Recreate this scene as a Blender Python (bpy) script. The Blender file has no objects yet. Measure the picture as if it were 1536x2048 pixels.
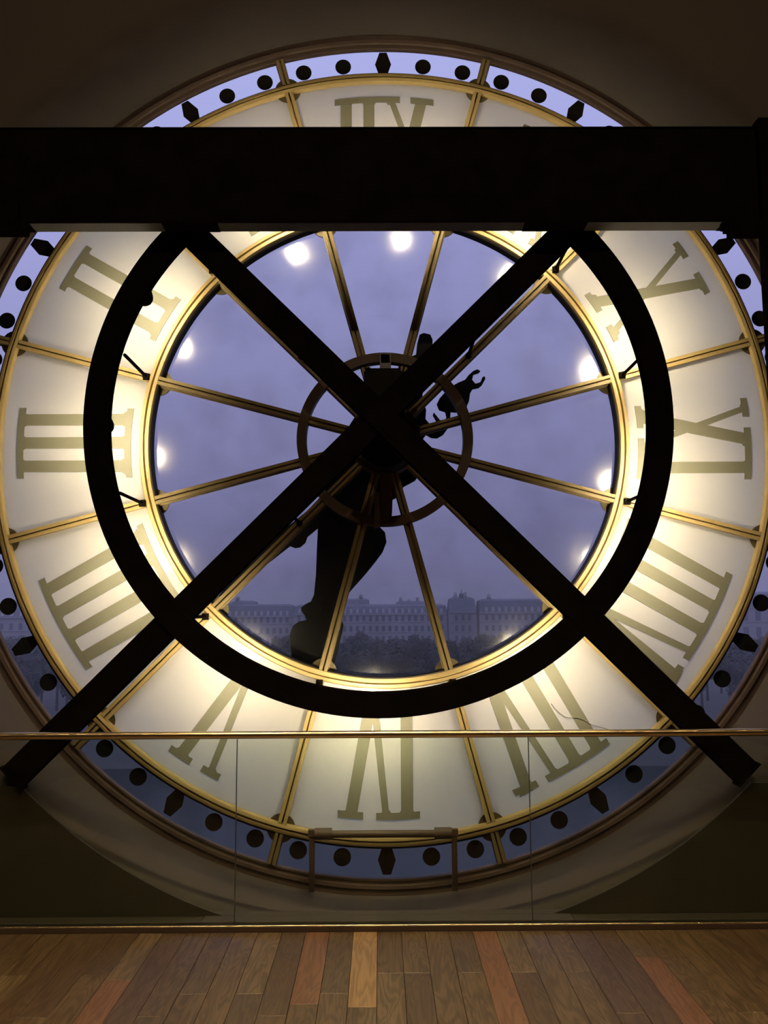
import bpy, math, random
from mathutils import Vector, Matrix
random.seed(7)
PI = math.pi
S = bpy.context.scene
COL = S.collection

# ------------------------------------------------------------------ camera
TH, YAW, ROLL = 0.118066, 0.005608, -0.004638
fw = Vector((math.sin(YAW)*math.cos(TH), math.cos(YAW)*math.cos(TH), math.sin(TH)))
rt = Vector((math.cos(YAW), -math.sin(YAW), 0))
up = rt.cross(fw)
r2 = rt*math.cos(ROLL) + up*math.sin(ROLL)
u2 = -rt*math.sin(ROLL) + up*math.cos(ROLL)
cd = bpy.data.cameras.new('camera')
cam = bpy.data.objects.new('camera', cd)
COL.objects.link(cam)
cam.matrix_world = Matrix(((r2.x, u2.x, -fw.x, -0.0366), (r2.y, u2.y, -fw.y, -5.2), (r2.z, u2.z, -fw.z, 1.623), (0, 0, 0, 1)))
cd.sensor_fit = 'VERTICAL'
cd.sensor_height = 36
cd.lens = 36*1690/2048
cd.clip_start = 0.05
cd.clip_end = 3000
S.camera = cam

# ------------------------------------------------------------------ world: dusk sky
W = bpy.data.worlds.new('dusk_sky')
S.world = W
W.use_nodes = True
nt = W.node_tree
nt.nodes.clear()
tc = nt.nodes.new('ShaderNodeTexCoord')
sx = nt.nodes.new('ShaderNodeSeparateXYZ')
rp = nt.nodes.new('ShaderNodeValToRGB')
bg = nt.nodes.new('ShaderNodeBackground')
wo = nt.nodes.new('ShaderNodeOutputWorld')
nt.links.new(tc.outputs['Generated'], sx.inputs[0])
nt.links.new(sx.outputs['Z'], rp.inputs[0])
nt.links.new(rp.outputs[0], bg.inputs[0])
nt.links.new(bg.outputs[0], wo.inputs[0])
SKY = [(0.0, (.170, .165, .300)), (0.06, (.215, .210, .400)), (0.2, (.300, .298, .570)), (0.42, (.400, .410, .780)), (0.6, (.46, .49, .90)), (1.0, (.50, .54, .95))]
while len(rp.color_ramp.elements) < len(SKY):
    rp.color_ramp.elements.new(0.5)
for e, (p, c) in zip(rp.color_ramp.elements, SKY):
    e.position = p
    e.color = (*c, 1)
bg.inputs[1].default_value = 1.0

# ------------------------------------------------------------------ exposure
S.view_settings.view_transform = 'Standard'
S.view_settings.look = 'None'
S.view_settings.exposure = 0.0
S.view_settings.gamma = 1.0
S.view_settings.use_curve_mapping = False

LAMP_L = 1500.0          # radiance of the dial lamps
FLOOR_W = 270.0          # watts of the unseen spots added over the floor
WASH_W = 150.0          # watts of the unseen rear spots added to brighten the front wall
STRIP_L = 170.0          # radiance of the linear ceiling light

ZC = 2.694              # height of the clock centre above the floor
D2R = PI/180

# ------------------------------------------------------------------ materials
def mat(name, col, rough=0.6, metal=0.0, noise=None, bump=0.0, spec=0.5, nscale=8.0, stretch=(1, 1, 1), coord='Object'):
    m = bpy.data.materials.new(name)
    m.use_nodes = True
    n = m.node_tree.nodes
    l = m.node_tree.links
    b = n['Principled BSDF']
    b.inputs['Base Color'].default_value = (*col, 1)
    b.inputs['Roughness'].default_value = rough
    b.inputs['Metallic'].default_value = metal
    b.inputs['Specular IOR Level'].default_value = spec
    if noise or bump:
        t = n.new('ShaderNodeTexCoord')
        mp = n.new('ShaderNodeMapping')
        mp.inputs['Scale'].default_value = stretch
        l.new(t.outputs[coord], mp.inputs[0])
        nz = n.new('ShaderNodeTexNoise')
        nz.inputs['Scale'].default_value = nscale
        nz.inputs['Detail'].default_value = 6
        l.new(mp.outputs[0], nz.inputs['Vector'])
        if noise:
            r = n.new('ShaderNodeValToRGB')
            r.color_ramp.elements[0].position = 0.3
            r.color_ramp.elements[1].position = 0.7
            r.color_ramp.elements[0].color = (*col, 1)
            r.color_ramp.elements[1].color = (*noise, 1)
            l.new(nz.outputs[0], r.inputs[0])
            l.new(r.outputs[0], b.inputs['Base Color'])
        if bump:
            bp = n.new('ShaderNodeBump')
            bp.inputs['Strength'].default_value = bump
            bp.inputs['Distance'].default_value = 0.02
            l.new(nz.outputs[0], bp.inputs['Height'])
            l.new(bp.outputs[0], b.inputs['Normal'])
    return m

def emis(name, col, st):
    m = bpy.data.materials.new(name)
    m.use_nodes = True
    n = m.node_tree.nodes
    n.clear()
    e = n.new('ShaderNodeEmission')
    o = n.new('ShaderNodeOutputMaterial')
    e.inputs[0].default_value = (*col, 1)
    e.inputs[1].default_value = st
    m.node_tree.links.new(e.outputs[0], o.inputs[0])
    return m

def glass(name, tint, f_sharp=0.05, f_rough=0.02, rough=0.25):
    m = bpy.data.materials.new(name)
    m.use_nodes = True
    n = m.node_tree.nodes
    l = m.node_tree.links
    n.clear()
    o = n.new('ShaderNodeOutputMaterial')
    tr = n.new('ShaderNodeBsdfTransparent')
    tr.inputs[0].default_value = (*tint, 1)
    g1 = n.new('ShaderNodeBsdfGlossy')
    g1.inputs['Roughness'].default_value = 0.0
    g2 = n.new('ShaderNodeBsdfGlossy')
    g2.inputs['Roughness'].default_value = rough
    # smears of old cleaning, uneven streaks
    t = n.new('ShaderNodeTexCoord')
    nz = n.new('ShaderNodeTexNoise')
    nz.inputs['Scale'].default_value = 3.5
    nz.inputs['Detail'].default_value = 8
    l.new(t.outputs['Object'], nz.inputs['Vector'])
    mr = n.new('ShaderNodeMapRange')
    mr.inputs[1].default_value = 0.42
    mr.inputs[2].default_value = 0.72
    mr.inputs[3].default_value = f_rough*0.3
    mr.inputs[4].default_value = f_rough*2.4
    l.new(nz.outputs[0], mr.inputs[0])
    m1 = n.new('ShaderNodeMixShader')
    m1.inputs[0].default_value = f_sharp
    m2 = n.new('ShaderNodeMixShader')
    l.new(mr.outputs[0], m2.inputs[0])
    l.new(tr.outputs[0], m1.inputs[1])
    l.new(g1.outputs[0], m1.inputs[2])
    l.new(m1.outputs[0], m2.inputs[1])
    l.new(g2.outputs[0], m2.inputs[2])
    l.new(m2.outputs[0], o.inputs[0])
    return m

M_GOLD = mat('gilded_paint', (.46, .345, .15), 0.5, 0.2, (.43, .32, .135), 0.0, nscale=14)
M_GOLDS = mat('dim_gilded_paint', (.24, .18, .08), 0.55, 0.15, (.22, .165, .072), 0.0, nscale=14)  # darker gold: dim light towards the hub put into the spokes' colour
M_GOLDD = mat('aged_brass_paint', (.11, .09, .045), 0.5, 0.3, (.085, .068, .034), 0.0, nscale=10)
M_STEEL = mat('black_painted_steel', (.006, .005, .005), 0.6, 0.0, (.010, .008, .007), 0.0, nscale=9, spec=0.0)
M_BLACK = mat('black_enamel', (.007, .007, .007), 0.6, spec=0.1)
M_PLAST = mat('brown_plaster', (.096, .079, .070), 0.8, 0.0, (.082, .067, .059), 0.08, nscale=1.2)
M_DADO = mat('dark_wall_panel', (.064, .054, .040), 0.7, 0.0, (.050, .042, .030), 0.05, nscale=2.5)
M_WALL = mat('room_wall', (.10, .085, .07), 0.8, 0.0, (.085, .07, .058), 0.1, nscale=2)
M_FRAME = mat('brown_moulding', (.085, .054, .040), 0.6, 0.0, (.065, .040, .030), 0.0, nscale=8)
M_NUM = mat('olive_numeral_paint', (.165, .163, .120), 0.7)
M_BRASS = mat('brushed_brass', (.78, .62, .38), 0.25, 1.0)
M_GREY = mat('grey_metal', (.16, .16, .18), 0.5, 0.3)
M_BROWNM = mat('brown_bar_paint', (.085, .055, .036), 0.55, 0.1, (.065, .042, .028), 0.02)
M_GLASS = glass('window_glass', (.90, .90, .90), 0.05, 0.050, 0.17)
M_GLASS2 = glass('outer_glass', (.97, .97, .97), 0.025, 0.001, 0.2)
M_RAILG = glass('balustrade_glass', (.86, .90, .865), 0.025, 0.004, 0.3)
M_GEDGE = mat('glass_edge', (.06, .08, .065), 0.4)
M_BULB = emis('lamp_glow', (1.0, .83, .53), LAMP_L)

m = bpy.data.materials.new('opal_glass')
m.use_nodes = True
n = m.node_tree.nodes
l = m.node_tree.links
n.clear()
o_ = n.new('ShaderNodeOutputMaterial')
df = n.new('ShaderNodeBsdfDiffuse')
df.inputs[0].default_value = (.86, .85, .80, 1)
tl = n.new('ShaderNodeBsdfTranslucent')
tl.inputs[0].default_value = (.90, .91, .86, 1)
gl = n.new('ShaderNodeBsdfGlossy')
gl.inputs['Roughness'].default_value = 0.12
a1 = n.new('ShaderNodeMixShader')
a1.inputs[0].default_value = 0.62
a2 = n.new('ShaderNodeMixShader')
a2.inputs[0].default_value = 0.02
l.new(df.outputs[0], a1.inputs[1]); l.new(tl.outputs[0], a1.inputs[2])
l.new(a1.outputs[0], a2.inputs[1]); l.new(gl.outputs[0], a2.inputs[2])
l.new(a2.outputs[0], o_.inputs[0])
M_OPAL = m

def wood(name, c1, c2, rough=0.34):
    m = bpy.data.materials.new(name)
    m.use_nodes = True
    n = m.node_tree.nodes
    l = m.node_tree.links
    b = n['Principled BSDF']
    b.inputs['Roughness'].default_value = rough
    t = n.new('ShaderNodeTexCoord')
    oi = n.new('ShaderNodeObjectInfo')
    ml = n.new('ShaderNodeMath'); ml.operation = 'MULTIPLY'; ml.inputs[1].default_value = 37.0
    l.new(oi.outputs['Random'], ml.inputs[0])
    ad = n.new('ShaderNodeVectorMath'); ad.operation = 'ADD'
    l.new(t.outputs['Object'], ad.inputs[0]); l.new(ml.outputs[0], ad.inputs[1])
    mp = n.new('ShaderNodeMapping'); mp.inputs['Scale'].default_value = (9, 1.3, 9)
    l.new(ad.outputs[0], mp.inputs[0])
    nz = n.new('ShaderNodeTexNoise'); nz.inputs['Scale'].default_value = 1.2; nz.inputs['Detail'].default_value = 2
    nz.inputs['Distortion'].default_value = 0.6
    l.new(mp.outputs[0], nz.inputs['Vector'])
    m9 = n.new('ShaderNodeMath'); m9.operation = 'MULTIPLY'; m9.inputs[1].default_value = 70.0
    l.new(nz.outputs[0], m9.inputs[0])
    sn = n.new('ShaderNodeMath'); sn.operation = 'SINE'
    l.new(m9.outputs[0], sn.inputs[0])
    mp2 = n.new('ShaderNodeMapping'); mp2.inputs['Scale'].default_value = (160, 4, 4)
    l.new(ad.outputs[0], mp2.inputs[0])
    n2 = n.new('ShaderNodeTexNoise'); n2.inputs['Scale'].default_value = 1.0; n2.inputs['Detail'].default_value = 4
    l.new(mp2.outputs[0], n2.inputs['Vector'])
    am = n.new('ShaderNodeMath'); am.operation = 'MULTIPLY_ADD'; am.inputs[1].default_value = 0.22; am.inputs[2].default_value = 0.0
    l.new(sn.outputs[0], am.inputs[0])
    s2 = n.new('ShaderNodeMath'); s2.operation = 'ADD'
    l.new(am.outputs[0], s2.inputs[0]); l.new(n2.outputs[0], s2.inputs[1])
    r = n.new('ShaderNodeValToRGB')
    r.color_ramp.elements[0].position = 0.25; r.color_ramp.elements[1].position = 0.75
    r.color_ramp.elements[0].color = (*c1, 1); r.color_ramp.elements[1].color = (*c2, 1)
    l.new(s2.outputs[0], r.inputs[0]); l.new(r.outputs[0], b.inputs['Base Color'])
    bp = n.new('ShaderNodeBump'); bp.inputs['Strength'].default_value = 0.12; bp.inputs['Distance'].default_value = 0.003
    l.new(s2.outputs[0], bp.inputs['Height']); l.new(bp.outputs[0], b.inputs['Normal'])
    return m

# ------------------------------------------------------------------ mesh helpers
class MB:
    def __init__(s):
        s.v = []; s.f = []
    def add(s, vs, fs):
        k = len(s.v)
        s.v += [tuple(q) for q in vs]
        s.f += [tuple(i+k for i in f) for f in fs]
    def box(s, x0, x1, y0, y1, z0, z1):
        vs = [(x, y, z) for x in (x0, x1) for y in (y0, y1) for z in (z0, z1)]
        s.add(vs, [(0, 1, 3, 2), (4, 6, 7, 5), (0, 4, 5, 1), (2, 3, 7, 6), (0, 2, 6, 4), (1, 5, 7, 3)])
    def pbox(s, a, r0, r1, t0, t1, y0, y1, t0b=None, t1b=None):
        """box laid along the radius at angle a (degrees); t = tangential"""
        ca, sa = math.cos(a*D2R), math.sin(a*D2R)
        if t0b is None: t0b, t1b = t0, t1
        vs = []
        for r, (ta, tb) in ((r0, (t0, t1)), (r1, (t0b, t1b))):
            for t in (ta, tb):
                for y in (y0, y1):
                    vs.append((r*ca-t*sa, y, r*sa+t*ca))
        s.add(vs, [(0, 1, 3, 2), (4, 6, 7, 5), (0, 4, 5, 1), (2, 3, 7, 6), (0, 2, 6, 4), (1, 5, 7, 3)])
    def lathe(s, prof, n=180, a0=0.0, a1=360.0):
        """closed profile [(r,y)] swept around the y axis"""
        full = abs(a1-a0) >= 360
        m = n if full else n+1
        k = len(prof)
        vs = []
        for i in range(m):
            a = (a0+(a1-a0)*i/n)*D2R
            vs += [(r*math.cos(a), y, r*math.sin(a)) for r, y in prof]
        fs = []
        for i in range(n):
            j = (i+1) % m
            for q in range(k):
                p = (q+1) % k
                fs.append((i*k+q, j*k+q, j*k+p, i*k+p))
        if not full:
            fs.append(tuple(range(k)))
            fs.append(tuple((n*k+q) for q in reversed(range(k))))
        s.add(vs, fs)
    def prism(s, pts, y0, y1):
        """polygon (x,z) extruded between y0 and y1"""
        n = len(pts)
        vs = [(x, y0, z) for x, z in pts]+[(x, y1, z) for x, z in pts]
        fs = [tuple(range(n)), tuple(range(2*n-1, n-1, -1))]
        fs += [(i, (i+1) % n, (i+1) % n+n, i+n) for i in range(n)]
        s.add(vs, fs)
    def tube(s, p, q, r, n=12, r1=None):
        p = Vector(p); q = Vector(q)
        d = (q-p).normalized()
        a = d.orthogonal().normalized(); b = d.cross(a)
        r1 = r if r1 is None else r1
        vs = [p+(a*math.cos(2*PI*i/n)+b*math.sin(2*PI*i/n))*r for i in range(n)]
        vs += [q+(a*math.cos(2*PI*i/n)+b*math.sin(2*PI*i/n))*r1 for i in range(n)]
        s.add(vs, [(i, (i+1) % n, (i+1) % n+n, i+n) for i in range(n)]+[tuple(range(n-1, -1, -1)), tuple(range(n, 2*n))])
    def sphere(s, c, r, nu=12, nv=8, sq=(1, 1, 1)):
        vs = [(c[0], c[1], c[2]+r*sq[2])]
        for j in range(1, nv):
            for i in range(nu):
                a = 2*PI*i/nu; b = PI*j/nv
                vs.append((c[0]+r*sq[0]*math.sin(b)*math.cos(a), c[1]+r*sq[1]*math.sin(b)*math.sin(a), c[2]+r*sq[2]*math.cos(b)))
        vs.append((c[0], c[1], c[2]-r*sq[2]))
        fs = [(0, 1+i, 1+(i+1) % nu) for i in range(nu)]
        for j in range(nv-2):
            for i in range(nu):
                fs.append((1+j*nu+i, 1+(j+1)*nu+i, 1+(j+1)*nu+(i+1) % nu, 1+j*nu+(i+1) % nu))
        e = len(vs)-1
        fs += [(e, 1+(nv-2)*nu+(i+1) % nu, 1+(nv-2)*nu+i) for i in range(nu)]
        s.add(vs, fs)
    def build(s, name, m, parent=None, loc=(0, 0, 0), smooth=False, bevel=0.0):
        import bmesh
        me = bpy.data.meshes.new(name)
        me.from_pydata(s.v, [], s.f)
        bm = bmesh.new(); bm.from_mesh(me)
        bmesh.ops.recalc_face_normals(bm, faces=bm.faces)
        if smooth:
            for f in bm.faces: f.smooth = True
            for e in bm.edges:
                if len(e.link_faces) == 2 and e.calc_face_angle(0) > 0.6: e.smooth = False
        bm.to_mesh(me); bm.free()
        me.materials.append(m)
        o = bpy.data.objects.new(name, me)
        COL.objects.link(o)
        o.location = loc
        if parent: o.parent = parent
        if bevel:
            b = o.modifiers.new('bevel', 'BEVEL'); b.width = bevel; b.segments = 2; b.limit_method = 'ANGLE'
        return o

def thing(name, label, cat, loc=(0, 0, 0), group=None):
    o = bpy.data.objects.new(name, None)
    COL.objects.link(o)
    o.location = loc
    o.empty_display_size = 0.2
    o['label'] = label; o['category'] = cat
    if group: o['group'] = group
    return o

def tag(o, label, cat, group=None):
    o['label'] = label; o['category'] = cat
    if group: o['group'] = group
    return o

def struct(o):
    o['kind'] = 'structure'
    return o

def arc(r, a0, a1, n, c=(0, 0)):
    return [(c[0]+r*math.cos((a0+(a1-a0)*i/n)*D2R), c[1]+r*math.sin((a0+(a1-a0)*i/n)*D2R)) for i in range(n+1)]

def dupl(o, parent=None, loc=None, rot=None):
    c = o.copy()
    COL.objects.link(c)
    if parent: c.parent = parent
    if loc is not None: c.location = loc
    if rot is not None: c.rotation_euler = rot
    return c

# ------------------------------------------------------------------ room shell
RW = 2.80      # radius of the round opening at the room face of the wall
YW = -0.50     # room face of the front wall
XR, ZR, YB = 4.6, 6.6, -10.0
def holed_plate(mb, R, y, zlo, flip):
    """rectangle with a round hole, at height ZC"""
    N = 144
    inner = []; outer = []
    for i in range(N):
        a = 2*PI*i/N
        c, s_ = math.cos(a), math.sin(a)
        inner.append((R*c, y, ZC+R*s_))
        k = 1e9
        if abs(c) > 1e-6: k = min(k, XR/abs(c))
        if s_ > 1e-6: k = min(k, (ZR-ZC)/s_)
        if s_ < -1e-6: k = min(k, (ZC-zlo)/(-s_))
        outer.append((k*c, y, ZC+k*s_))
    mb.add(inner+outer, [(i, (i+1) % N, (i+1) % N+N, i+N) for i in range(N)])
w = MB()
holed_plate(w, 2.93, YW, -0.30, False)
prof = [(2.93, YW), (2.885, -.493), (2.845, -.475), (2.812, -.445), (2.793, -.41), (2.785, -.37), (2.775, -0.33), (2.765, -0.25), (2.728, -0.035), (2.722, -0.012), (2.722, 0.03)]
N = 216
vs = []
for i in range(N):
    a = 2*PI*i/N
    vs += [(r*math.cos(a), y, ZC+r*math.sin(a)) for r, y in prof]
k = len(prof)
w.add(vs, [(i*k+q, ((i+1) % N)*k+q, ((i+1) % N)*k+q+1, i*k+q+1) for i in range(N) for q in range(k-1)])
holed_plate(w, 2.722, 0.03, -0.30, True)
struct(w.build('wall_front', M_PLAST, smooth=True))

def wallbox(name, *b):
    q = MB(); q.box(*b)
    return struct(q.build(name, M_WALL))
wallbox('wall_left', -XR-0.2, -XR, YB, 0.03, 0, ZR)
wallbox('wall_right', XR, XR+0.2, YB, 0.03, 0, ZR)
wallbox('wall_back', -XR-0.2, XR+0.2, YB-0.2, YB, 0, ZR)
wallbox('ceiling', -XR-0.2, XR+0.2, YB-0.2, 0.03, ZR, ZR+0.2)

# dark panels in the lower corners of the wall, cut to the round opening
for sgn, nm in ((-1, 'trim_1'), (1, 'trim_2')):
    q = MB()
    zt, zb = 0.70, 0.034
    a_b = -math.acos(0)  # placeholder start
    ab = math.degrees(math.asin((zb-ZC)/RW)); at = math.degrees(math.asin((zt-ZC)/RW))
    pts = [(sgn*x, z+ZC) for x, z in arc(RW+0.002, ab, at, 24)]
    pts += [(sgn*(XR-0.002), zt), (sgn*(XR-0.002), zb)]
    q.prism(pts, YW-0.006, YW+.012)
    struct(q.build(nm, M_DADO))

# floor: slab, ledge and planks
q = MB(); q.box(-XR, XR, YB, -0.652, -0.12, -0.022)
floor = struct(q.build('floor', mat('sub_floor', (.03, .02, .014), .7)))
for nm, xa, xb in (('trim_4', -XR+.002, -.97), ('trim_5', .97, XR-.002)):
    q = MB(); q.box(xa, xb, -0.60, -0.507, -0.12, 0.032); struct(q.build(nm, M_DADO, bevel=0.003))
q = MB(); q.box(-.969, .969, -0.60, -0.508, -0.12, 0.034); q.box(-.969, .969, -0.508, -0.44, -.12, .034)
struct(q.build('trim_3', M_PLAST, bevel=0.004))
W_DARK = [wood('oak_plank_a', (.066, .044, .021), (.140, .100, .050)), wood('oak_plank_b', (.056, .038, .019), (.118, .082, .042)),
          wood('oak_plank_c', (.078, .055, .027), (.165, .120, .062)), wood('oak_plank_d', (.058, .038, .020), (.105, .071, .038))]
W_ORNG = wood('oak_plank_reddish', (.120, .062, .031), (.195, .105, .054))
W_GOLD = wood('oak_plank_golden_glow', (.210, .135, .060), (.330, .220, .105))  # golden plank, lightened by a lamp reflection put into its colour
PWD = 0.1215
meshes = {}
def plank(x0, y0, y1, m):
    L = y0-y1
    key = (round(L, 2), m.name)
    if key not in meshes:
        b = MB(); hw = PWD/2-0.0008
        c = 0.0015
        b.add([(-hw, 0, -.022), (hw, 0, -.022), (hw, -L+.0016, -.022), (-hw, -L+.0016, -.022),
               (-hw, 0, -c), (hw, 0, -c), (hw, -L+.0016, -c), (-hw, -L+.0016, -c),
               (-hw+c, -c, 0), (hw-c, -c, 0), (hw-c, -L+.0016+c, 0), (-hw+c, -L+.0016+c, 0)],
              [(3, 2, 1, 0), (0, 1, 5, 4), (1, 2, 6, 5), (2, 3, 7, 6), (3, 0, 4, 7), (4, 5, 9, 8), (5, 6, 10, 9), (6, 7, 11, 10), (7, 4, 8, 11), (8, 9, 10, 11)])
        o = b.build('plank', m, floor, (x0, y0, 0))
        meshes[key] = o
        return o
    return dupl(meshes[key], floor, (x0, y0, 0))
Y0 = -0.654
XOFF = 0.4912
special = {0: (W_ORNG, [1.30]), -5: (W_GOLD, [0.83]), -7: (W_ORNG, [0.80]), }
rnd = random.Random(11)
for i in range(-34, 30):
    xc = XOFF+i*PWD
    if abs(xc) > XR-0.07: continue
    y = Y0
    first = True
    while y > -3.6:
        if first and i in special:
            m_, L = special[i][0], special[i][1][0]
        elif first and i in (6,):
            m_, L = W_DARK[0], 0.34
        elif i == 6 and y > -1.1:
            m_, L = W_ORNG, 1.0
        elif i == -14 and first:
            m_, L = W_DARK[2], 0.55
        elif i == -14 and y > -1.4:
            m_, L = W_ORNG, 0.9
        else:
            m_ = rnd.choice(W_DARK); L = round(rnd.choice([.5, .7, .9, 1.2, 1.5]) if first else rnd.choice([.9, 1.2, 1.5]), 2)
        plank(xc, y, y-L, m_)
        y -= L; first = False
q = MB(); q.box(-XR+.003, XR-.003, YB+.003, -5.3, -0.022, -0.001)
struct(q.build('floor_far', W_DARK[0]))

# ------------------------------------------------------------------ clock
clock = thing('clock', 'giant round glass clock window with mirrored Roman numerals on lit opal glass', 'clock', (0, 0, ZC))
R1, R2, R3 = 1.498, 2.417, 2.63

# moulded rim between dial and plaster
b = MB()
b.lathe([(2.628, -.004), (2.632, -.012), (2.642, -.014), (2.646, -.008), (2.660, -.010), (2.666, -.022), (2.684, -.026), (2.690, -.016), (2.722, -.020), (2.722, .02), (2.628, .02)], 240)
rim = b.build('rim', M_FRAME, clock, smooth=True)

def gold_ring(R, w_, name, dark_side):
    b = MB()
    h = w_/2
    b.lathe([(R-h, -.012), (R-h+.006, -.030), (R-h+.010, -.032), (R-.006, -.034), (R-.005, .005), (R+.005, .005), (R+.006, -.034),
             (R+h-.010, -.032), (R+h-.006, -.030), (R+h, -.012), (R+h, .024), (R-h, .024)], 240)
    return b.build(name, M_GOLD, clock, smooth=True)
gold_ring(R1, .066, 'inner_ring', 0)
gold_ring(R2, .064, 'outer_ring', 0)

# unlit outer edge of the big ring, its shade put in as black
b = MB(); b.lathe([(R2+.032, -.010), (R2+.042, -.010), (R2+.042, .024), (R2+.032, .024)], 240)
b.build('ring_edge_shade', M_BLACK, clock)
b = MB(); b.lathe([(R1-.040, -.002), (R1-.033, -.008), (R1-.033, .064), (R1-.040, .064)], 240)  # unlit side of the small ring, shade put in as a black strip
b.build('ring_edge_shade', M_BLACK, clock)

def bar_profile(b, a, r0, r1, w0, w1=None, raise_=.034, deep=False):
    w1 = w0 if w1 is None else w1
    b.pbox(a, r0, r1, -w0/2, -.0045, -raise_, -.008, -w1/2, -.0045)
    b.pbox(a, r0, r1, .0045, w0/2, -raise_, -.008, .0045, w1/2)
    b.pbox(a, r0, r1, -w0/2, w0/2, -.004, .030, -w1/2, w1/2)
    if deep: b.pbox(a, r0, r1, -w0*.45, w0*.45,   .030, .064, -w1*.45, w1*.45)
    b.pbox(a, r0, r1, -w0*.62, w0*.62, .012, .036, -w1*.62, w1*.62)
for i in range(12):
    a = 15+30*i
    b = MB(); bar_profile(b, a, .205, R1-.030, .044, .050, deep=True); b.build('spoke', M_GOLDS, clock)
    b = MB(); bar_profile(b, a, R1+.030, R2-.030, .050, .052); b.build('mullion', M_GOLD, clock)
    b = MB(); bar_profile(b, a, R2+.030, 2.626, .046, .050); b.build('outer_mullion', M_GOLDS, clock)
    # round joint plates
    for rr, rad, nm in ((R1-.012, .085, 'joint_plate'), (R2+.004, .084, 'joint_plate')):
        b = MB()
        ca, sa = math.cos(a*D2R), math.sin(a*D2R)
        b.prism([(rr*ca+rad*math.cos(2*PI*q/28), rr*sa+rad*math.sin(2*PI*q/28)) for q in range(28)], .042 if rr < 2 else -.004, .055 if rr < 2 else .030)
        b.build(nm, M_GOLDD, clock)
    # clear pane
    def sector(r0, r1, aa, ab, y0, y1, n_=16, inset=.018):
        b = MB()
        d0 = math.degrees(inset/r0); d1 = math.degrees(inset/r1)
        pts = arc(r1, aa+d1, ab-d1, n_)+arc(r0, ab-d0, aa+d0, n_)
        b.prism(pts, y0, y1)
        return b
    sector(.215, R1-.02, a, a+30, .056, .062).build('glass_pane', M_GLASS, clock)
    op = sector(R1+.02, R2-.02, a, a+30, .000, .010).build('opal_panel', M_OPAL, clock)
    ow = sector(R2+.03, 2.628, a, a+30, .000, .006).build('outer_pane', M_GLASS2, clock)
    ac = a+15
    # hour marker
    b = MB()
    ca, sa = math.cos(ac*D2R), math.sin(ac*D2R)
    hm = [(2.438, -.024), (2.438, .024), (2.523, .053), (2.607, .024), (2.607, -.024), (2.523, -.053)]
    b.prism([(r*ca-t*sa, r*sa+t*ca) for r, t in hm], -.0045, -.0006)
    b.build('hour_marker', M_BLACK, ow)
    for dd in (-12, -6, 6, 12):
        b = MB(); aa = (ac+dd)*D2R
        b.prism([(2.520*math.cos(aa)+.052*math.cos(2*PI*q/28), 2.520*math.sin(aa)+.052*math.sin(2*PI*q/28)) for q in range(28)], -.0045, -.0006)
        b.build('minute_dot', M_BLACK, ow)
    # numeral, read from outside, so it is mirrored in here: (kind, tangential positions)
    TW, TN = .072, .040
    glyph = {
        0: [('X', -.005, .14, .20, -.05), ('I', -.182)],
        30: [('X', -.14, .10, .115, -.133)],
        60: [('X', -.18, .02, .04, -.215), ('I', .175)],
        90: [('X', -.255, -.09, -.05, -.285), ('I', .094), ('I', .243)],
        120: [('I', .0)],
        150: [('I', -.075), ('I', .103)],
        180: [('I', -.135), ('I', .012), ('I', .160)],
        210: [('I', -.232), ('I', -.077), ('I', .083), ('I', .240)],
        240: [('V', -.11, .10, -.015)],
        270: [('V', -.215, -.003, -.085), ('I', .122)],
        300: [('V', -.34, -.144, -.190), ('I', .003), ('I', .155)],
        330: [('V', -.395, -.209, -.27), ('I', -.063), ('I', .098), ('I', .252)],
    }[ac % 360]
    b = MB()
    ri, ro = 1.60, 2.28
    yb, yf = -.0040, -.0005
    NP = [0]
    def lay(pts):
        NP[0] += 1
        b.prism(pts, yb-.00018*NP[0], yf)
    A = ac*D2R
    def P(t, r): return (r*math.cos(A)-t*math.sin(A), r*math.sin(A)+t*math.cos(A))
    def stroke(t0, t1, w_, rin=ri, rout=ro):
        lay([P(t0-w_/2, rin), P(t0+w_/2, rin), P(t1+w_/2, rout), P(t1-w_/2, rout)])
    def serif(ta, tb, inner):
        rr = 1.586 if inner else 2.296
        th = .040
        n_ = 6
        pts = []
        for q_ in range(n_+1):
            t = ta+(tb-ta)*q_/n_
            pts.append(P(t, math.sqrt(rr*rr-t*t)))
        r3_ = rr+th if inner else rr-th
        for q_ in range(n_, -1, -1):
            t = ta+(tb-ta)*q_/n_
            pts.append(P(t, math.sqrt(r3_*r3_-t*t)))
        lay(pts)
    def foot(t, w_, inner):
        # little bracket where a stroke meets its serif
        if inner: ra, rb = 1.605, 1.642
        else: ra, rb = 2.277, 2.240
        lay([P(t-w_/2-.022, ra), P(t+w_/2+.022, ra), P(t+w_/2, rb), P(t-w_/2, rb)])
    outs = []; ins = []
    for g in glyph:
        if g[0] == 'I':
            stroke(g[1], g[1], TW); outs.append((g[1]-.036, g[1]+.036)); ins.append((g[1]-.036, g[1]+.036))
        elif g[0] == 'X':
            stroke(g[2], g[1], TW*1.02); stroke(g[4], g[3], TN)
            outs += [(g[1]-.036, g[1]+.036), (g[3]-.02, g[3]+.02)]; ins += [(g[2]-.036, g[2]+.036), (g[4]-.02, g[4]+.02)]
        else:
            ap = g[3]
            lay([P(ap-.042, 1.59), P(ap+.03, 1.59), P(g[1]+.036, ro), P(g[1]-.036, ro)])
            lay([P(ap-.012, 1.59), P(ap+.034, 1.59), P(g[2]+.020, ro), P(g[2]-.020, ro)])
            outs += [(g[1]-.036, g[1]+.036), (g[2]-.02, g[2]+.02)]
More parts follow.
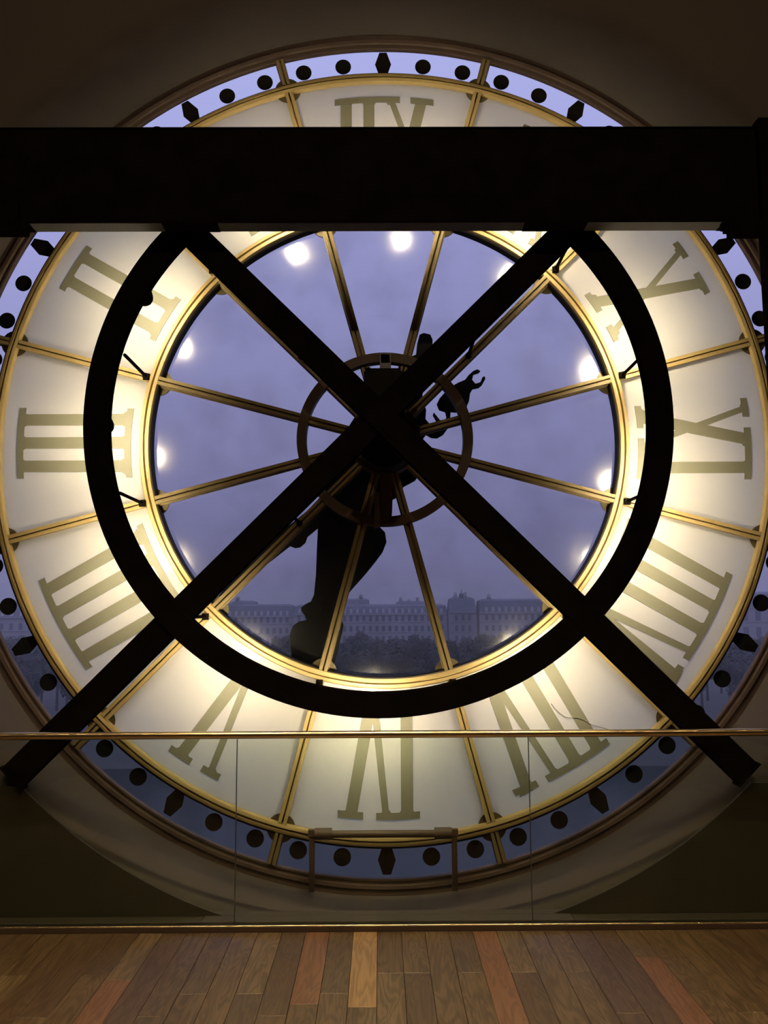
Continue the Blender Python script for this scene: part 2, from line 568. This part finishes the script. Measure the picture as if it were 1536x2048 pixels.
    for lst, inner in ((outs, False), (ins, True)):
        lst.sort()
        for (x0_, x1_) in lst: foot((x0_+x1_)/2, x1_-x0_, inner)
        # serifs of neighbouring strokes run together
        ext = .040 if not inner else .034
        runs = []
        for (x0_, x1_) in lst:
            if runs and x0_-runs[-1][1] < (.125 if not (inner and len(glyph) == 1) else .01):
                runs[-1][1] = x1_; runs[-1][2] = False
            else: runs.append([x0_, x1_, True])
        for x0_, x1_, _f in runs: serif(x0_-ext, x1_+ext, inner)
    b.build('numeral', M_NUM, op)

# hub: outer ring, collar, support bar, movement
b = MB(); b.lathe([(.488, -.055), (.547, -.055), (.547, .02), (.488, .02)], 120)
b.build('hub_ring', M_BROWNM, clock, smooth=True)
b = MB(); b.lathe([(.175, -.06), (.222, -.06), (.222, .06), (.175, .06)], 72)
b.build('hub_collar', M_BROWNM, clock, smooth=True)
b = MB(); b.box(-.030, .040, -.075, -.056, -.540, .540); b.box(-.024, .034, -.080, -.075, .47, .53)
b.build('support_bar', M_BROWNM, clock, bevel=.002)
b = MB(); b.box(-.030, .040, -.080, -.0755, .35, .535); b.build('lit_bar_end', M_GREY, clock)  # lit upper end of the support bar, put in as a grey plate
b = MB()
b.box(-.125, .115, -.34, -.09, -.06, .345)
b.box(-.10, .095, -.30, -.08, .345, .375)
b.tube((0, -.30, -.06), (0, .03, -.06), .165, 40)
b.tube((-.11, -.345, .355), (-.085, -.345, .355), .012, 10)
mv = b.build('movement', M_BLACK, clock, bevel=.004)
b = MB(); b.tube((0.005, -.36, .02), (0.005, .26, .02), .045, 24); b.tube((0, .20, 0), (0, .285, 0), .09, 24)
b.build('arbor', M_BLACK, mv)
b = MB(); b.box(-.155, -.126, -.25, -.12, -.135, .05); b.build('side_plate', M_GREY, mv)
b = MB()
for q_ in range(4): b.box(-.062, -.040, -.078, -.074, -.372-.055*q_, -.362-.055*q_)  # small bright reflections below the hub, put in as grey blocks
b.box(-.066, -.034, -.074, -.060, -.56, -.34)
b.build('reflection_blocks', M_GREY, clock)

wire = [(0.994, -1.622), (1.017, -1.654), (1.047, -1.681), (1.076, -1.702), (1.106, -1.707), (1.142, -1.702), (1.19, -1.72), (1.231, -1.747), (1.285, -1.762), (1.333, -1.777)]
b = MB()
for (xa, za), (xb, zb) in zip(wire[:-1], wire[1:]):
    b.tube((xa, -.014, za), (xb, -.014, zb), .0022, 8)
b.build('wire', M_NUM, clock)

# clock hands, outside the glass, seen from behind
minute = [(-0.388, -0.168), (-0.413, -0.315), (-0.432, -0.527), (-0.438, -0.672), (-0.443, -0.832), (-0.455, -0.959), (-0.474, -1.001), (-0.506, -1.016), (-0.535, -1.038), (-0.534, -1.061), (-0.512, -1.092), (-0.502, -1.118), (-0.55, -1.127), (-0.588, -1.155), (-0.606, -1.205), (-0.603, -1.274), (-0.592, -1.368), (-0.56, -1.62), (-0.50, -1.78), (-0.42, -1.80), (-0.352, -1.60), (-0.327, -1.401), (-0.302, -1.307), (-0.273, -1.188), (-0.267, -1.15), (-0.283, -1.103), (-0.242, -0.96), (-0.21, -0.922), (-0.13, -0.834), (-0.065, -0.754), (-0.017, -0.69), (0.009, -0.625), (-0.0, -0.561), (-0.048, -0.512), (-.02, -.464), (0.046, -0.440), (0.049, -0.35), (0.114, -0.317), (0.118, -0.268), (0.196, -0.226), (0.262, -0.121), (0.25, 0.044), (0.25, 0.345), (0.292, 0.497), (0.318, 0.598), (0.32, 0.718), (0.305, 0.752), (0.262, 0.762), (0.234, 0.75), (0.217, 0.684), (0.21, 0.616), (0.104, 0.565), (0.09, 0.521), (0.103, 0.474), (0.037, 0.413), (-0.13, 0.30), (-0.226, 0.146)]
b = MB(); b.prism(minute, .205, .225)
b.tube((-.44, .20, -1.045), (-.44, .235, -1.045), .05, 20)
b.build('minute_hand', M_BLACK, clock, bevel=.003)
hour = [(-0.029, 0.346), (-0.226, -0.12), (-0.51, -0.419), (-0.676, -0.554), (-0.93, -0.798), (-1.08, -0.976), (-1.054, -1.004), (-1.001, -0.957), (-0.853, -0.83), (-0.729, -0.735), (-0.614, -0.645), (-0.579, -0.658), (-0.547, -0.652), (-0.515, -0.623), (-0.502, -0.585), (-0.419, -0.517), (-0.161, -0.3), (0.034, -0.186), (0.198, -0.022), (0.271, 0.084), (0.306, 0.064), (0.345, 0.061), (0.385, 0.084), (0.418, 0.13), (0.432, 0.177), (0.436, 0.237), (0.469, 0.234), (0.511, 0.237), (0.542, 0.27), (0.559, 0.31), (0.566, 0.361), (0.583, 0.391), (0.623, 0.398), (0.646, 0.418), (0.67, 0.462), (0.664, 0.479), (0.65, 0.472), (0.636, 0.438), (0.603, 0.428), (0.581, 0.455), (0.591, 0.489), (0.624, 0.499), (0.638, 0.513), (0.618, 0.526), (0.592, 0.516), (0.558, 0.486), (0.535, 0.455), (0.488, 0.435), (0.448, 0.412),
        (0.392, 0.361), (.365, .33), (.345, .29), (.36, .25), (.40, .237), (.408, .20), (.385, .165), (.36, .19), (.325, .235), (.318, .215), (.345, .165), (.30, .155), (.27, .19), (.275, .25), (.255, .325), (.251, .345), (.215, .365), (.19, .42)]
b = MB(); b.prism(hour, .245, .263)
b.build('hour_hand', M_BLACK, clock, bevel=.003)

# ------------------------------------------------------------------ black steel frame in front of the clock
FX, FZ = -0.036, ZC+0.03
frame = thing('steel_truss', 'black steel ring crossed by two diagonal bars in front of the clock window', 'frame', (FX, -.50, FZ))
def flocal(o): return o
YF = -.56+.50           # front face, local
b = MB(); b.lathe([(1.518, YF+.004), (1.522, YF), (1.652, YF), (1.656, YF+.004), (1.656, YF+.012), (1.600, YF+.012), (1.600, YF+.060), (1.656, YF+.060), (1.656, YF+.070), (1.518, YF+.070), (1.518, YF+.060), (1.588, YF+.060), (1.588, YF+.012), (1.518, YF+.012)], 200)
b.build('ring', M_STEEL, frame, (0, 0, -.012), smooth=True)
def diag(a, r0, r1, y0, off=0):
    b = MB()
    h = .0735
    b.pbox(a, r0, r1, -h+off, h+off, y0, y0+.012)
    b.pbox(a, r0, r1, -.006+off, .006+off, y0+.012, y0+.075)
    b.pbox(a, r0, r1, -h+off, h+off, y0+.075, y0+.087)
    # end plate at the wall
    b.pbox(a, r1, r1+.012, -h+off-.01, h+off+.01, y0-.002, y0+.09)
    return b
diag(-45, -1.60, 2.785, YF-.002, 0).build('diagonal_bar', M_STEEL, frame)
diag(225, -1.60, 2.785, YF+.011, 0).build('diagonal_bar', M_STEEL, frame)
# tie rods back to the clock mullions
for i in range(12):
    a = (15+30*i)*D2R; r = 1.545
    x, z = r*math.cos(a)-FX, r*math.sin(a)+ZC-FZ
    b = MB(); b.tube((x, YF+.07, z), (x, .46, z), .010, 10); b.tube((x, .440, z), (x, .468, z), .020, 12); b.box(x-.02, x+.02, .455, .468, z-.02, z+.02)
    b.build('tie_rod', M_STEEL, frame, smooth=True)
for a_ in (45, 135, 225, 315):
    a = a_*D2R; r = .745
    x, z = r*math.cos(a)-FX, r*math.sin(a)+ZC-FZ
    b = MB(); b.tube((x, YF+.08, z), (x, .46, z), .010, 10); b.tube((x, .440, z), (x, .468, z), .018, 12)
    b.build('tie_rod', M_STEEL, frame, smooth=True)
# lamps behind the ring: housing and bulb
LAMPS = [(112.9, 1.585), (84.9, 1.56), (151.4, 1.592), (179.9, 1.60), (22.7, 1.57), (-7.2, 1.56), (-26.6, 1.57), (-57.3, 1.56), (-153.4, 1.60), (-123.9, 1.575), (-94.1, 1.57), (55.0, 1.575)]
TILT = 13*D2R
for a_, r in LAMPS:
    a = a_*D2R
    x, z = r*math.cos(a)-FX, r*math.sin(a)+ZC-FZ
    b = MB()
    b.lathe([(.0, .0), (.046, .0), (.050, .004), (.050, .068), (.047, .068), (.047, .006), (.0, .006)], 28)
    # each cup is aimed a little outwards, over the opal numerals
    ct, st = math.cos(TILT), math.sin(TILT)
    def aim(q_):
        X_, Y_, Z_ = q_
        rad, tan_ = X_*math.cos(a)+Z_*math.sin(a), -X_*math.sin(a)+Z_*math.cos(a)
        r_, y_ = rad*ct+Y_*st, -rad*st+Y_*ct
        return (r_*math.cos(a)-tan_*math.sin(a)+x, y_+YF+.083, r_*math.sin(a)+tan_*math.cos(a)+z)
    b.v = [aim(q_) for q_ in b.v]
    bx_, by_, bz_ = aim((0, .034, 0))
    lp = b.build('lamp', M_STEEL, frame)
    b = MB(); b.sphere((bx_, by_, bz_), .026, 14, 10)
    b.build('bulb', M_BULB, lp, smooth=True)

# ------------------------------------------------------------------ big beam
beam = thing('steel_beam', 'wide black horizontal steel beam crossing in front of the top of the clock', 'beam', (0, -.68, 3.773))
b = MB()
b.box(-XR+.01, 2.086, -.060, -.045, 0, .555)
b.box(-XR+.01, 2.086, .045, .060, .02, .555)
b.box(-XR+.01, 2.086, -.060, .060, .540, .560)
b.build('box_girder', M_STEEL, beam, bevel=.003)
b = MB(); b.box(-XR+.01, 2.086, -.044, .0598, .0, .018); b.build('bottom_flange', mat('flange_bounce_grey', (.10, .09, .08), .6), beam)  # underside lightened: lamp bounce put into its colour
b = MB(); b.box(-1.24, -.93, -.058, .059, -.004, -.0005)
b.build('gusset_plate', M_STEEL, beam)
b = MB(); b.box(.78, 1.13, -.058, .059, -.004, -.0005)
b.build('gusset_plate', M_STEEL, beam)
b = MB(); b.box(-2.9, -1.972, -.075, -.03, -.074, -.001); b.box(-2.9, -1.972, -.03, .0598, -.004, -.0005); b.box(-2.9, -2.02, -.082, -.061, -.06, .10); b.build('end_cleat', M_STEEL, beam, bevel=.004)
b = MB(); b.box(1.905, 2.086, -.075, -.03, -.092, -.001); b.box(1.885, 2.086, -.03, .0598, -.004, -.0005); b.box(1.885, 1.905, -.06, -.03, -.065, -.001); b.box(1.872, 1.885, -.055, -.03, -.050, -.006); b.build('end_cleat', M_STEEL, beam, bevel=.003)
bolt = MB(); bolt.tube((0, -.068, 0), (0, -.061, 0), .012, 6)
b0 = bolt.build('bolt', M_STEEL, beam, (-1.31, 0, .535))
for x_ in (-.70, -.10, .50, 1.10): dupl(b0, beam, (x_, 0, .535))
post = MB(); post.box(2.106, 2.32, -.745, -.66, .0, 4.383)
tag(post.build('steel_post', M_STEEL, bevel=.004), 'black upright steel post at the right edge under the beam end', 'post')

# ------------------------------------------------------------------ bottom pull bar across the clock sill
pb = thing('sill_bar', 'brown horizontal bar on two upright brackets at the foot of the clock window', 'bar', (0, -.10, ZC-2.345))
b = MB(); b.tube((-.40, 0, -.006), (.36, 0, -.006), .021, 20); b.build('bar', M_BROWNM, pb, smooth=True)
for sx_ in (-1, 1):
    xc = -.435 if sx_ < 0 else .392
    b = MB(); b.box(xc-.016, xc+.016, -.012, .012, -.325, .010); b.box(xc-.022, xc+.022, -.016, .016, -.02, .022); b.build('bracket', M_BROWNM, pb, bevel=.003)
    xi = xc-sx_*.06
    b = MB(); b.tube((xc-sx_*.016, 0, -.004), (xc-sx_*.115, 0, -.004), .033, 24); b.build('socket', M_BROWNM, pb, smooth=True)

# ------------------------------------------------------------------ glass balustrade
bal = thing('glass_balustrade', 'frameless glass balustrade with a brass handrail standing along the floor edge', 'railing', (0, -.632, 0))
joints = [-2.325-1.535, -2.325, -.790, .745, 2.280, 2.280+1.535]
for i in range(5):
    b = MB(); b.box(joints[i]+.002, joints[i+1]-.002, -.006, .006, .006, .965)
    b.build('glass_panel', M_RAILG, bal)
for j in joints[1:-1]:
    b = MB()
    b.box(j-.0019, j-.0010, -.0065, .006, .03, .962); b.box(j+.0010, j+.0019, -.0065, .006, .03, .962)
    b.build('panel_edge', M_GEDGE, bal)
b = MB(); b.tube((-3.86, 0, .983), (3.82, 0, .983), .0195, 40); b.build('handrail', M_BRASS, bal, smooth=True)
b = MB()
b.box(-3.86, 3.82, -.016, -.0075, 0.0, .024); b.box(-3.86, 3.82, .0075, .016, 0.0, .024); b.box(-3.86, 3.82, -.0075, .0075, -.0, .005)
b.build('base_channel', M_BROWNM, bal)
b = MB(); b.tube((-3.86, -.012, .0265), (3.82, -.012, .0265), .0055, 16)
b.build('brass_bead', M_BRASS, bal, smooth=True)

# ------------------------------------------------------------------ linear room light, and unseen spots added for floor and wall
lt = thing('linear_ceiling_light', 'long warm linear light hung under the ceiling behind the viewer', 'lamp', (0, -3.6, ZR))
b = MB(); b.box(-4.2, 4.2, -.05, .05, -.30, -.22); b.box(-4.2, 4.2, -.052, -.046, -.43, -.22); b.box(-4.2, 4.2, .046, .052, -.43, -.22); b.build('channel', M_STEEL, lt)  # unseen side skirts added to keep the strip's light off the wall
b = MB(); b.box(-4.19, 4.19, -.042, .042, -.306, -.3005); b.build('diffuser', emis('warm_diffuser', (1, .66, .33), STRIP_L), lt)
for x_ in (-3, 0, 3):
    b = MB(); b.tube((x_, 0, -.22), (x_, 0, 0), .006, 8); b.build('hanger', M_STEEL, lt)
SPOTS = [('left', -1.5, -2.3, FLOOR_W, .95, 0), ('middle', .0, -2.3, FLOOR_W*1.6, .95, 0), ('right', 1.5, -2.3, FLOOR_W*.8, .95, 0), ('rear left', -1.8, -5.6, WASH_W, 1.9, 1.15), ('rear right', 1.8, -5.6, WASH_W, 1.9, 1.15)]  # all unseen; rear pair added to brighten the front wall
for nm_, x_, y_, e_, sz_, tilt_ in SPOTS:
    t = thing('unseen_spotlight', 'unseen ceiling spotlight added to light the room, the %s one of five' % nm_, 'lamp', (x_, y_, ZR), 'unseen ceiling spotlights')
    b = MB(); b.lathe([(.05, .0), (.06, .0), (.06, -.14), (.05, -.14)], 24)
    b.v = [(q_[0], q_[2], q_[1]) for q_ in b.v]
    b.build('housing', M_STEEL, t)
    b = MB(); b.tube((0, 0, -.05), (0, 0, -.06), .049, 24); b.build('diffuser', emis('warm_diffuser', (1, .68, .36), 20.0), t)
    ld = bpy.data.lights.new('spot', 'SPOT'); ld.energy = e_; ld.color = (1, .72, .42); ld.spot_size = sz_; ld.spot_blend = .9 if tilt_ else .6; ld.shadow_soft_size = .05
    lo = bpy.data.objects.new('spot_light', ld); COL.objects.link(lo); lo.parent = t; lo.location = (0, 0, -.16); lo.rotation_euler = (tilt_, 0, 0)

# ------------------------------------------------------------------ outside: ground, river, trees, buildings
GZ = -18.0
M_GROUND = mat('gravel_ground', (.10, .095, .09), .95, 0, (.07, .07, .065), 0, nscale=.15)
M_STONE = mat('quay_stone', (.20, .19, .18), .9, 0, (.15, .145, .14), 0, nscale=.4)
b = MB(); b.box(-900, 900, 132, 1500, GZ-1, GZ); struct(b.build('ground_far', M_GROUND))
b = MB(); b.box(-900, 900, 3, 34, GZ-1, GZ); struct(b.build('ground_near', M_STONE))
b = MB(); b.box(-900, 900, 128, 132, GZ-5, GZ+1.0); tag(b.build('quay_wall', M_STONE), 'pale stone quay wall along the far bank of the river', 'wall')
m = mat('river_water', (.008, .018, .020), .30, 0, None, .35, spec=.22, nscale=.55, stretch=(.5, 1.6, 1))
b = MB(); b.box(-900, 900, 34, 128, GZ-8, GZ-4); tag(b.build('river', m), 'wide dark blue river flowing below the clock', 'river')

M_LEAF = mat('winter_tree_foliage', (.055, .055, .050), .95, 0, (.085, .080, .070), 0, nscale=.5)
M_BARK = mat('tree_bark', (.05, .045, .04), .95)
def crown_mesh(seed):
    rn = random.Random(seed)
    b = MB()
    lobes = [(rn.uniform(-2.4, 2.4), rn.uniform(-2.4, 2.4), rn.uniform(-2.8, 3.2), rn.uniform(1.4, 2.2)) for _ in range(11)]+[(0, 0, 0, 3.2)]
    for (x, y, z, r) in lobes:
        b.sphere((x, y, z), r*.72, 8, 6)
        for _ in range(190):
            d = Vector((rn.gauss(0, 1), rn.gauss(0, 1), rn.gauss(0, 1))).normalized()
            p = Vector((x, y, z))+d*r*rn.uniform(.7, 1.08)
            u = d.orthogonal().normalized()*rn.uniform(.12, .36); v = d.cross(u).normalized()*rn.uniform(.12, .36)+d*rn.uniform(-.2, .2)
            b.add([p-u-v, p+u-v, p+v*1.4], [(0, 1, 2)])
    return b
protos = []
for sd in range(4):
    t = thing('tree', 'dark bushy bare-looking tree in the grove beyond the river', 'tree', (0, 0, GZ), 'trees in the grove beyond the river')
    c = crown_mesh(sd).build('crown', M_LEAF, t, (0, 0, 9.2))
    b = MB(); b.tube((0, 0, 0), (0, 0, 8.0), .32, 8, .2)
    for q_ in range(5):
        a = q_*1.26+sd
        b.tube((0, 0, 5.0+.4*q_), (2.2*math.cos(a), 2.2*math.sin(a), 8.5+.5*q_), .14, 6, .06)
    tr = b.build('trunk', M_BARK, t)
    protos.append((t, c, tr))
rn = random.Random(5)
k = 0
for row, (yy, sp) in enumerate([(144, 9.6), (157, 9.6), (170, 9.8), (184, 10), (200, 10.2), (222, 10.6), (248, 11)]):
    hw = yy*.56
    x = -hw
    while x < hw:
        px, py = x+rn.uniform(-.4, .4)+(row % 2)*4.8, yy+rn.uniform(-1, 1)
        s_ = rn.uniform(.86, 1.04)
        t, c, tr = protos[k % 4]
        if k < 4: T_ = t
        else:
            T_ = dupl(t)
            dupl(c, T_); dupl(tr, T_)
        T_.location = (px, py, GZ); T_.scale = (s_, s_, s_); T_.rotation_euler = (0, 0, rn.uniform(0, 6.28))
        k += 1
        x += sp

M_FAC = mat('limestone_facade', (.40, .37, .38), .9, 0, (.34, .32, .33), 0, nscale=.3)
M_FAC2 = mat('weathered_facade', (.33, .31, .33), .9, 0, (.28, .265, .285), 0, nscale=.3)
M_SLATE = mat('slate_roof', (.13, .13, .16), .8, 0, (.17, .17, .20), 0, nscale=.4)
M_PANE = mat('dark_window', (.10, .10, .14), .3)
M_SHUT = mat('pale_dormer', (.50, .47, .48), .8)
M_LIT = emis('lit_window', (1.0, .80, .5), 6.0)
win = None
def px2x(px, d): return (px-768)*d/1690*1.008-.04
def building(label, px0, px1, d, ztop, zcorn, fac, floors, wpitch=2.7, dorm=True, lit=(), roof_in=2.4, wsz=(1.25, 2.3)):
    """facade from the ground to the cornice, mansard roof to ztop, windows and dormers one by one"""
    x0, x1 = px2x(px0, d), px2x(px1, d)
    t = thing('apartment_building', label, 'building', ((x0+x1)/2, d, GZ))
    hw = (x1-x0)/2; zc_, zt_ = zcorn-GZ, ztop-GZ
    b = MB(); b.box(-hw, hw, 0, 14, 0, zc_)
    b.box(-hw, hw, -.45, 0, zc_-.5, zc_)
    for fz in floors: b.box(-hw, hw, -.22, 0, fz-GZ-.55, fz-GZ-.25)
    b.build('facade', fac, t)
    b = MB()
    vs = [(-hw, 0, zc_), (hw, 0, zc_), (hw, 14, zc_), (-hw, 14, zc_), (-hw+.4, roof_in, zt_-.8), (hw-.4, roof_in, zt_-.8), (hw-.4, 14-roof_in, zt_-.8), (-hw+.4, 14-roof_in, zt_-.8), (-hw+2, 7, zt_), (hw-2, 7, zt_)]
    b.add(vs, [(0, 1, 5, 4), (1, 2, 6, 5), (2, 3, 7, 6), (3, 0, 4, 7), (4, 5, 9, 8), (6, 7, 8, 9), (5, 6, 9), (7, 4, 8)])
    rf = b.build('roof', M_SLATE, t)
    rr = random.Random(int(px0))
    for _ in range(max(2, int(hw/7))):
        cx_ = rr.uniform(-hw+2, hw-2); b = MB(); b.box(cx_-.8, cx_+.8, 5, 6.2, zt_-1.2, zt_+rr.uniform(.6, 1.5))
        for q_ in range(3): b.tube((cx_-.5+.5*q_, 5.6, zt_+.5), (cx_-.5+.5*q_, 5.6, zt_+2.0), .15, 6)
        b.build('chimney', M_FAC2, rf)
    nW = max(1, int((2*hw-1.5)/wpitch))
    k_ = 0
    w0 = None; d0 = None
    for fz in floors:
        for i_ in range(nW):
            xw = -hw+(2*hw-(nW-1)*wpitch)/2+i_*wpitch
            if w0 is None:
                b = MB(); b.box(-wsz[0]/2, wsz[0]/2, -.05, 0, 0, wsz[1]); w0 = b.build('window', M_PANE, t, (xw, -.01, fz-GZ)); o = w0
            else: o = dupl(w0, t, (xw, -.01, fz-GZ))
            if k_ in lit:
                b = MB(); b.box(-.4, .4, -.08, -.05, .3, 1.5); b.build('lit_pane', M_LIT, o)
            k_ += 1
    if dorm:
        for i_ in range(nW):
            xw = -hw+(2*hw-(nW-1)*wpitch)/2+i_*wpitch
            if d0 is None:
                b = MB(); b.box(-.55, .55, 0, 1.4, 0, 1.5); b.prism([(-.7, 1.5), (.7, 1.5), (0, 2.0)], 0, 1.6)
                d0 = b.build('dormer', M_SHUT, t, (xw, .15, zc_+.25))
            else: dupl(d0, t, (xw, .15, zc_+.25))
    return t
B = building
B('long limestone building with slate mansard roof left of the clock hand', 430, 596, 356, 5.3, .2, M_FAC, (-2.6, -7.2, -11.8), lit=(28,))
B('pale long terrace with a row of dormers in the middle of the skyline', 596, 903, 350, 5.0, 1.0, M_FAC, (-2.1, -6.3, -10.4), lit=(74,))
B('terrace with slate roof beside the taller corner pavilion on the right', 967, 1180, 346, 7.0, 1.4, M_FAC, (-1.9, -6.2, -10.4))
pv = B('tall corner pavilion with a steep roof and small domed lantern', 907, 962, 345, 7.8, 1.6, M_FAC2, (-1.9, -6.2, -10.4), roof_in=4.5, dorm=False)
b = MB(); b.tube((0, 6, 24.5), (0, 6, 26.6), .9, 12); b.sphere((0, 6, 26.6), 1.0, 12, 8); b.tube((0, 6, 27.4), (0, 6, 29.2), .12, 6); b.build('lantern', M_SLATE, pv)
B('large stone building with tall windows at the far right', 1381, 1700, 300, 8.5, 3.0, M_FAC2, (-2.0, -8.0), wpitch=4.6, wsz=(1.9, 3.8), dorm=False)
B('stone building seen through the outer glass at the far left', -160, 110, 300, 4.6, .6, M_FAC2, (-4.0, -9.0), wpitch=3.4)
B('dim building rising behind the left end of the terrace', 110, 428, 372, 4.2, .4, M_FAC2, (-2.8, -7.2, -11.8))
B('low building filling the skyline right of the terrace', 1182, 1379, 352, 6.0, 1.0, M_FAC2, (-2.1, -6.4, -10.6))
B('taller grey roofs rising far behind the middle terrace', 694, 748, 430, 8.8, 4.0, M_FAC2, (), dorm=False)
B('distant grey roofs rising behind the left building', 470, 520, 430, 8.0, 4.0, M_FAC2, (), dorm=False)
B('second distant roof rising left of the corner pavilion', 800, 870, 430, 7.4, 3.4, M_FAC2, (), dorm=False)
sl = thing('street_lamp', 'small lit street lamp among the trees beyond the river', 'lamp', (30.0, 140, GZ))
b = MB(); b.tube((0, 0, 0), (0, 0, 12.0), .09, 8, .05); b.build('post', M_BLACK, sl)
b = MB(); b.sphere((0, -.2, 12.1), .16, 10, 8); b.build('globe', M_LIT, sl)

# ------------------------------------------------------------------ evening haze over the city
m = bpy.data.materials.new('evening_haze')
m.use_nodes = True
n = m.node_tree.nodes; n.clear()
vs_ = n.new('ShaderNodeVolumeScatter'); vs_.inputs['Color'].default_value = (.97, .98, .93, 1); vs_.inputs['Density'].default_value = 0.0009; vs_.inputs['Anisotropy'].default_value = 0.0
oo = n.new('ShaderNodeOutputMaterial'); m.node_tree.links.new(vs_.outputs[0], oo.inputs['Volume'])
b = MB(); b.box(-700, 700, 20, 700, GZ-3.9, 16)
o = b.build('haze', m); tag(o, 'thin bluish evening haze hanging over the far bank', 'haze'); o['kind'] = 'stuff'
